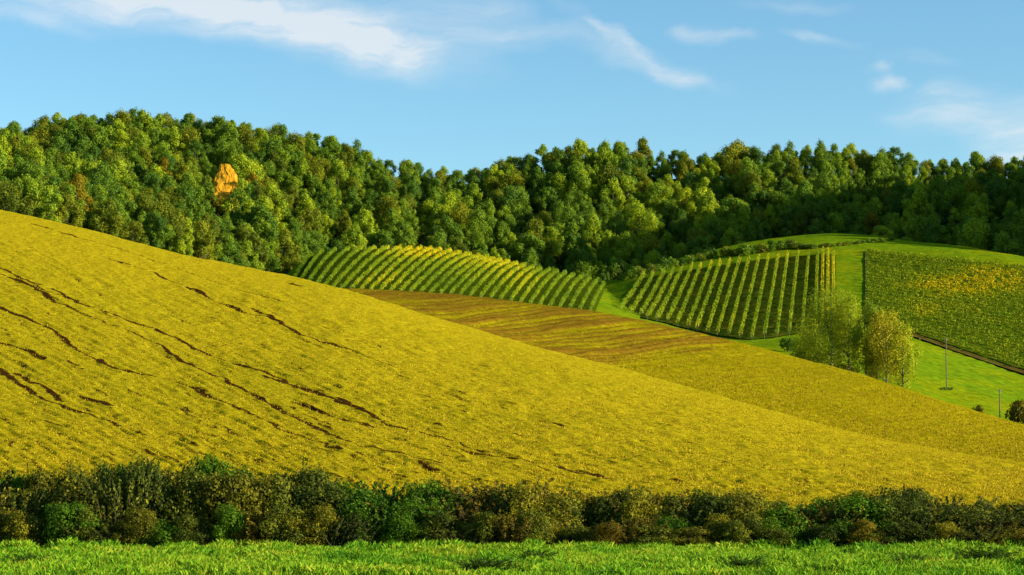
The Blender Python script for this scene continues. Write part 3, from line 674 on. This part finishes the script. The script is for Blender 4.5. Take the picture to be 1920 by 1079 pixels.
shrub(1150, 582, PB, 2.6, 4.0, 'brown', 'slender russet shrub in the dip between the two striped vineyards')
shrub(1192, 594, PB, 3.4, 4.6, 'gold', 'yellow autumn shrub at the foot of the dark-alleyed vineyard')
shrub(1163, 583, PB, 2.2, 3.2, 'olive', 'small olive shrub between the russet and the yellow shrub')
shrub(1478, 660, PE, 3.2, 2.6, 'deep', 'small dark green bush in the meadow left of the poplars')
shrub(1498, 676, PE, 3.6, 2.0, 'olive', 'low olive bush at the foot of the poplars')
shrub(1545, 694, PE, 5.0, 2.8, 'hedgeolive', 'wide olive brush under the tallest poplar')
shrub(1590, 710, PE, 4.5, 2.6, 'hedgeolive', 'low olive brush between the poplar trunks')
shrub(1906, 800, PE, 3.6, 4.2, 'rust', 'dark russet bush at the meadow edge beside the short pole')
shrub(1925, 806, PE, 3.6, 3.6, 'rust', 'russet bush behind the dark bush at the meadow edge')
shrub(1834, 782, PE, 2.0, 1.9, 'rust', 'small brown bush at the meadow edge before the tall pole')
POP = [  # px, base py, top py, width px, leaf, sparse, label
    (1516, 690, 598, 46, 'poplar', .15, 'shorter yellow-green poplar at the vineyard side of the clump'),
    (1556, 702, 551, 80, 'poplar', .0, 'tallest yellow-green poplar with a broad crown in the clump'),
    (1594, 712, 566, 54, 'poplar', .1, 'yellow-green poplar right beside the tallest one'),
    (1626, 722, 578, 44, 'poplar', .1, 'bright narrow poplar in the middle of the clump'),
    (1648, 728, 594, 36, 'gold', .35, 'thin golden poplar next to the pale-trunked tree'),
    (1664, 734, 594, 58, 'gold', .45, 'sparse golden tree with a bare pale trunk and forked limbs'),
    (1694, 741, 616, 44, 'poplar', .5, 'wispy sparse tree at the meadow side of the clump')]
for (px, by, ty_, w, mk, sp, lab) in POP:
    p = PE.pick(px, by); s = F/p[1]; Ht = (by-ty_)/s*1.1; R = w/2/s*1.5
    cr, tr = make_tree('poplar', sr, TREE[mk], M['pale_bark' if mk == 'gold' else 'bark'], Ht=Ht, R=R, base=Ht*(.02 if sp < .3 else .08), nl=int(16+w/3), nleaf=int(11000*max(w, 40)/50*(1-sp*.45)), leaf=.13, tall=1.5, lr=(.20, .38), sparse=sp*.35, core=.2, fuzz=1.8, env=.85)
    plant('poplar', (cr, tr), (p[0], p[1], p[2]-.1), 0, (1, 1, 1), lab, 'tree', None)
# the pale forked limbs of the sparse tree
def pole(px, by, ty_, label):
    p = PE.pick(px, by); h = (by-ty_)/F*p[1]
    t = thing('utility_pole', tuple(p), label, 'pole')
    V, Fq = tube([(0, 0, -.5), (0, 0, h*.5), (.03, 0, h)], [.10, .085, .065], 8); obj('mast', mesh('mast', V, Fq, M['post'], smooth=True), t)
    c = []
    for sx in (-.18, .18): c.append(tube([(sx, 0, h-.34), (sx, 0, h-.2), (sx, 0, h-.12)], [.03, .06, .03], 6))
    arm = join([tube([(-.22, 0, h-.4), (.22, 0, h-.4)], [.035, .035], 4)]); a = obj('crossarm', mesh('crossarm', *arm, M['steel']), t)
    for q in c: obj('insulator', mesh('insulator', *q, M['steel'], smooth=True), a)
pole(1775, 730, 633, 'tall slim wooden pole standing in the bright meadow')
pole(1875, 792, 730, 'short slim pole at the meadow edge beside the russet bush')
for dx in (-9, -3, 4, 9): shrub(1775+dx, 731, PE, .9, .5, 'green', 'tuft of rank grass at the foot of the tall pole', 'tufts at the foot of the tall pole')

# ------------------------------------------------------------------ hedge in front of the stubble field
hr = np.random.default_rng(41)
BUSH = []
for i in range(8):
    BUSH.append(make_tree('hedge_bush', hr, TREE['bramble'], M['bark'], Ht=2.2, R=1.35, base=.05, nl=34, nleaf=10000, leaf=.056, lr=(.12, .36), tall=1.0, core=.35, fuzz=1.8, env=.85))
def wispy(rng, n, Ht, R, leaf):
    """upright stalks fanning out, narrow leaves along them"""
    P, N, st = [], [], []
    for k in range(n):
        b = rng.normal(0, R*.4, 2); lean = rng.normal(0, .34, 2); h = Ht*rng.uniform(.45, 1.0)
        pts = [(b[0], b[1], -.05), (b[0]+lean[0]*h*.4, b[1]+lean[1]*h*.4, h*.55), (b[0]+lean[0]*h, b[1]+lean[1]*h, h)]; st.append(tube(pts, [.012, .009, .004], 3))
        m = int(46*h); s = rng.uniform(.12, 1, m); a = np.array(pts)
        P.append(np.stack([np.interp(s, [0, .55, 1], a[:, j]) for j in range(3)], -1) + rng.normal(0, .075, (m, 3))*(1.15-s)[:, None]); N.append(rng.normal(size=(m, 3)))
    V, Fq, tn = leaves(np.concatenate(P), np.concatenate(N), leaf, rng, aspect=2.0)
    return mesh('weed_leaves', V, Fq, TREE['hedgeolive'], {'tone': ('FACE', tn)}), mesh('weed_stalks', *join(st), M['bark'])
WEED = [wispy(hr, 90, 1.9, .9, .038) for i in range(4)]
TALLW = [wispy(hr, 5, 1.9, .35, .04) for i in range(4)]
TOPL = [(-400, 880), (0, 892), (120, 893), (230, 872), (400, 872), (480, 892), (560, 886), (640, 905), (760, 905), (850, 915), (960, 905), (1060, 925), (1180, 920), (1250, 935), (1380, 925), (1460, 936), (1560, 935), (1680, 926), (1800, 936), (1920, 946), (2400, 955)]
def htype(px):
    if px < 470: return [('bramble', .55), ('hedgeolive', .25), ('deep', .2)]
    if px < 640: return [('bramble', .5), ('rust', .2), ('hedgeolive', .3)]
    if px < 850: return [('deep', .85), ('bramble', .15)]
    if px < 1010: return [('rust', .2), ('hedgeolive', .35), ('bramble', .45)]
    if px < 1260: return [('hedgeolive', .5), ('rust', .15), ('bramble', .35)]
    if px < 1460: return [('bramble', .4), ('deep', .3), ('hedgeolive', .3)]
    if px < 1620: return [('deep', .5), ('bramble', .3), ('rust', .2)]
    return [('rust', .2), ('hedgeolive', .35), ('bramble', .45)]
hl = {'bramble': 'dark bramble bush with small leaves', 'deep': 'deep green leafy bush', 'hedgeolive': 'olive-yellow bush', 'rust': 'rusty brown autumn bush'}
def hwhere(px):
    return ('below the rutted stubble' if px < 560 else 'around the green thicket' if px < 870 else 'between thicket and golden brush' if px < 1060 else
            'in the golden hedge stretch' if px < 1290 else 'past the golden hedge stretch' if px < 1640 else 'in the brown weedy hedge end')
cnt2 = 0
for row, (Y, step) in enumerate(((83.4, 38), (81.6, 44), (79.8, 36))):
    for px in np.arange(-330, 2260, step):
        px += hr.uniform(-16, 16); yb = Y + hr.uniform(-.5, .5); x = (px-W/2)/F*yb
        hfull = (CAM_H + (HORIZON - float(pch(TOPL, px)))/F*yb)*1.04
        h = hfull*(hr.uniform(.88, 1.06), hr.uniform(.62, .95), hr.uniform(.30, .62))[row]; wd = hr.uniform(2.0, 3.1)*(1, 1, .7)[row]
        ks = htype(px); k = ks[int(hr.choice(len(ks), p=[a[1] for a in ks]))][0]
        lab = f'{("tall " if h > 2.2 else "", "mid-height ", "low ")[row]}{hl[k]} {hwhere(px)}'
        if hr.random() < ((.34, .22, .12)[row] if k != 'rust' else .55):
            plant('weed_clump', WEED[int(hr.integers(4))], (x, yb, 0), hr.uniform(0, 6.28), (wd/1.8, wd/1.8, h/1.9), lab.replace('bush', 'weed clump'), 'weeds', 'weed clumps '+hwhere(px), TREE[k], ('foliage', 'stem'))
        else:
            plant('hedge_bush', BUSH[int(hr.integers(8))], (x, yb, 0), hr.uniform(0, 6.28), (wd/2.7, wd/2.7, h/2.2), lab, 'bush', 'bushes '+hwhere(px), TREE[k], ('foliage', 'stem'))
        cnt2 += 1
# taller stalks standing out above the hedge
TALL = [(60, 855), (135, 850), (225, 850), (370, 848), (560, 860), (880, 885), (975, 890), (1170, 900), (1380, 905), (1410, 915), (1700, 908), (1830, 920), (665, 895), (1060, 900)]
for px, ty_ in TALL:
    yb = 83.8; h = CAM_H + (HORIZON-ty_)/F*yb
    plant('tall_weed', TALLW[int(hr.integers(4))], ((px-W/2)/F*yb, yb, 0), hr.uniform(0, 6.28), (.75, .75, h/1.85*hr.uniform(.9, 1.1)), f'tall thin weed rising out of the hedge {hwhere(px)}', 'weed', 'tall weeds rising out of the hedge', TREE['hedgeolive'], ('foliage', 'stem'))
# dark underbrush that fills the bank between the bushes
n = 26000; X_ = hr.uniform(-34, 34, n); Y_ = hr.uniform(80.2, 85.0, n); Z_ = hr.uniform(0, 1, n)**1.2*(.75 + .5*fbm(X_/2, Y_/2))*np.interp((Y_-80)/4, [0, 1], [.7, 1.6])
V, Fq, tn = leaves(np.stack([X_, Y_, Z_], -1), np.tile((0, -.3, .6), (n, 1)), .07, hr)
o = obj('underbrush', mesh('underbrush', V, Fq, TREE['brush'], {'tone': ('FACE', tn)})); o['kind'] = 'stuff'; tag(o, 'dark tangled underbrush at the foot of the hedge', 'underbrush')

# ------------------------------------------------------------------ grass and stubble blades
def blades(P, h, w, rng, lean=.45):
    n = len(P); a = rng.uniform(0, 2*math.pi, n); d = np.stack([np.cos(a), np.sin(a), 0*a], -1); la = rng.uniform(0, 2*math.pi, n); ln = rng.uniform(.1, 1, n)*lean
    L = np.stack([np.cos(la)*ln, np.sin(la)*ln, 0*a], -1); w = (w*rng.uniform(.7, 1.3, n))[:, None]; h = h[:, None]; up = np.array([0, 0, 1.0])
    V = np.stack([P - d*w, P + d*w, P + d*w*.7 + (L*.45+up*.65)*h, P + (L+up*(1-.3*ln[:, None]))*h], 1).reshape(-1, 3)
    return V, np.arange(4*n).reshape(-1, 4)
gr = np.random.default_rng(51)
n = 330000; Y_ = 54 + 27.5*gr.random(n)**.9; X_ = gr.uniform(-1, 1, n)*(Y_*.27 + 2)
cl_ = fbm(X_/.7, Y_/1.1, 3); keep = gr.random(n) < .62 + 1.2*cl_; X_, Y_, cl_ = X_[keep], Y_[keep], cl_[keep]
zz = .10*fbm(X_/4, Y_/4) + .05*fbm(X_/1.2, Y_/1.2)
h = (.08 + .14*gr.random(len(X_)))*(1 + 1.5*cl_)*np.where(Y_ > 77, 1.35, 1)
V, Fq = blades(np.stack([X_, Y_, zz-.02], -1), np.clip(h, .06, .7), .009, gr, .7)
dark = fbm(X_/2.5+70, Y_/3.5, 3); tone = np.clip(.56 + .22*gr.normal(size=len(X_)) - .9*np.clip(dark-.10, 0, 1) + .7*np.clip(-dark-.14, 0, 1), 0.02, .98)
o = obj('verge_grass', mesh('verge_grass', V, Fq, TREE['grass'], {'tone': ('FACE', tone)})); o['kind'] = 'stuff'; tag(o, 'bright green rough grass in front of the hedge', 'grass')
for k, (px, py, w, h_) in enumerate([(1835, 1050, 2.2, .55), (1395, 1062, 1.6, .45), (905, 1062, 1.8, .4), (60, 1052, 1.5, .4), (1010, 1045, 1.5, .4), (1700, 1048, 1.2, .35)]):
    Y = CAM_H*F/(py+8-HORIZON); x = (px-W/2)/F*Y
    plant('grass_weed', WEED[k % 4], (x, Y, -.02), hr.uniform(0, 6), (w/2.2, w/2.6, h_/1.9), 'low dark green weed patch in the bright verge grass', 'weeds', 'dark weed patches in the verge grass', TREE['deep'], ('foliage', 'stem'))
# cut straw and seedlings over the stubble field
n = 120000; px = gr.uniform(-120, 2040, n); tp = a_c(px, 1); q = gr.random(n); py = tp + 1 + (950 - tp)*q
fr = pch(A_FR, px, 1); qq = np.clip((py-fr)/(tp-fr), 0, 1); t = 1-(1-qq)**(1/1.45); Yf = pch(A_FR, px, 2); Y_ = Yf + (pch(A_CR, px, 2)-Yf)*t
P = unproj(px, py, Y_); cz = .10*fbm(P[:, 0]/1.1, P[:, 1]/1.6, 4) + .18*fbm(P[:, 0]/12, P[:, 1]/18, 3); P[:, 2] += cz - .03 + .0
V, Fq = blades(P, gr.uniform(.05, .13, n), .026, gr, .9)
o = obj('stubble', mesh('stubble', V, Fq, TREE['straw'], {'tone': ('FACE', np.clip(.36+.26*gr.normal(size=n), .02, .98))})); o['kind'] = 'stuff'; tag(o, 'short golden stubble covering the big rutted field', 'stubble')

# thin growth on the second field
n = 60000; px = gr.uniform(600, 2040, n); tp = pch(B_CR, px, 1); fr = pch(B_FR, px, 1); qq = gr.uniform(.2, .985, n); py = fr + (tp-fr)*qq
Yf = pch(B_FR, px, 2); Y_ = Yf + (pch(B_CR, px, 2)-Yf)*(1-(1-qq)**(1/1.35)); P = unproj(px, py, Y_); P[:, 2] += .14*fbm(P[:, 0]/1.5, P[:, 1]/2.2, 4)
keep = gr.random(n) > .8*np.clip((702 - .135*(px-1100) - py)/38, 0, 1); P = P[keep]
V, Fq = blades(P, gr.uniform(.06, .2, len(P)), .05, gr, .9)
o = obj('field_growth', mesh('field_growth', V, Fq, TREE['straw'], {'tone': ('FACE', np.clip(.12+.2*gr.normal(size=len(P)), .02, .98))})); o['kind'] = 'stuff'; tag(o, 'thin olive-gold growth on the second field below the vineyards', 'growth')
print('tris', sum(len(m.polygons) for m in bpy.data.meshes)*2)
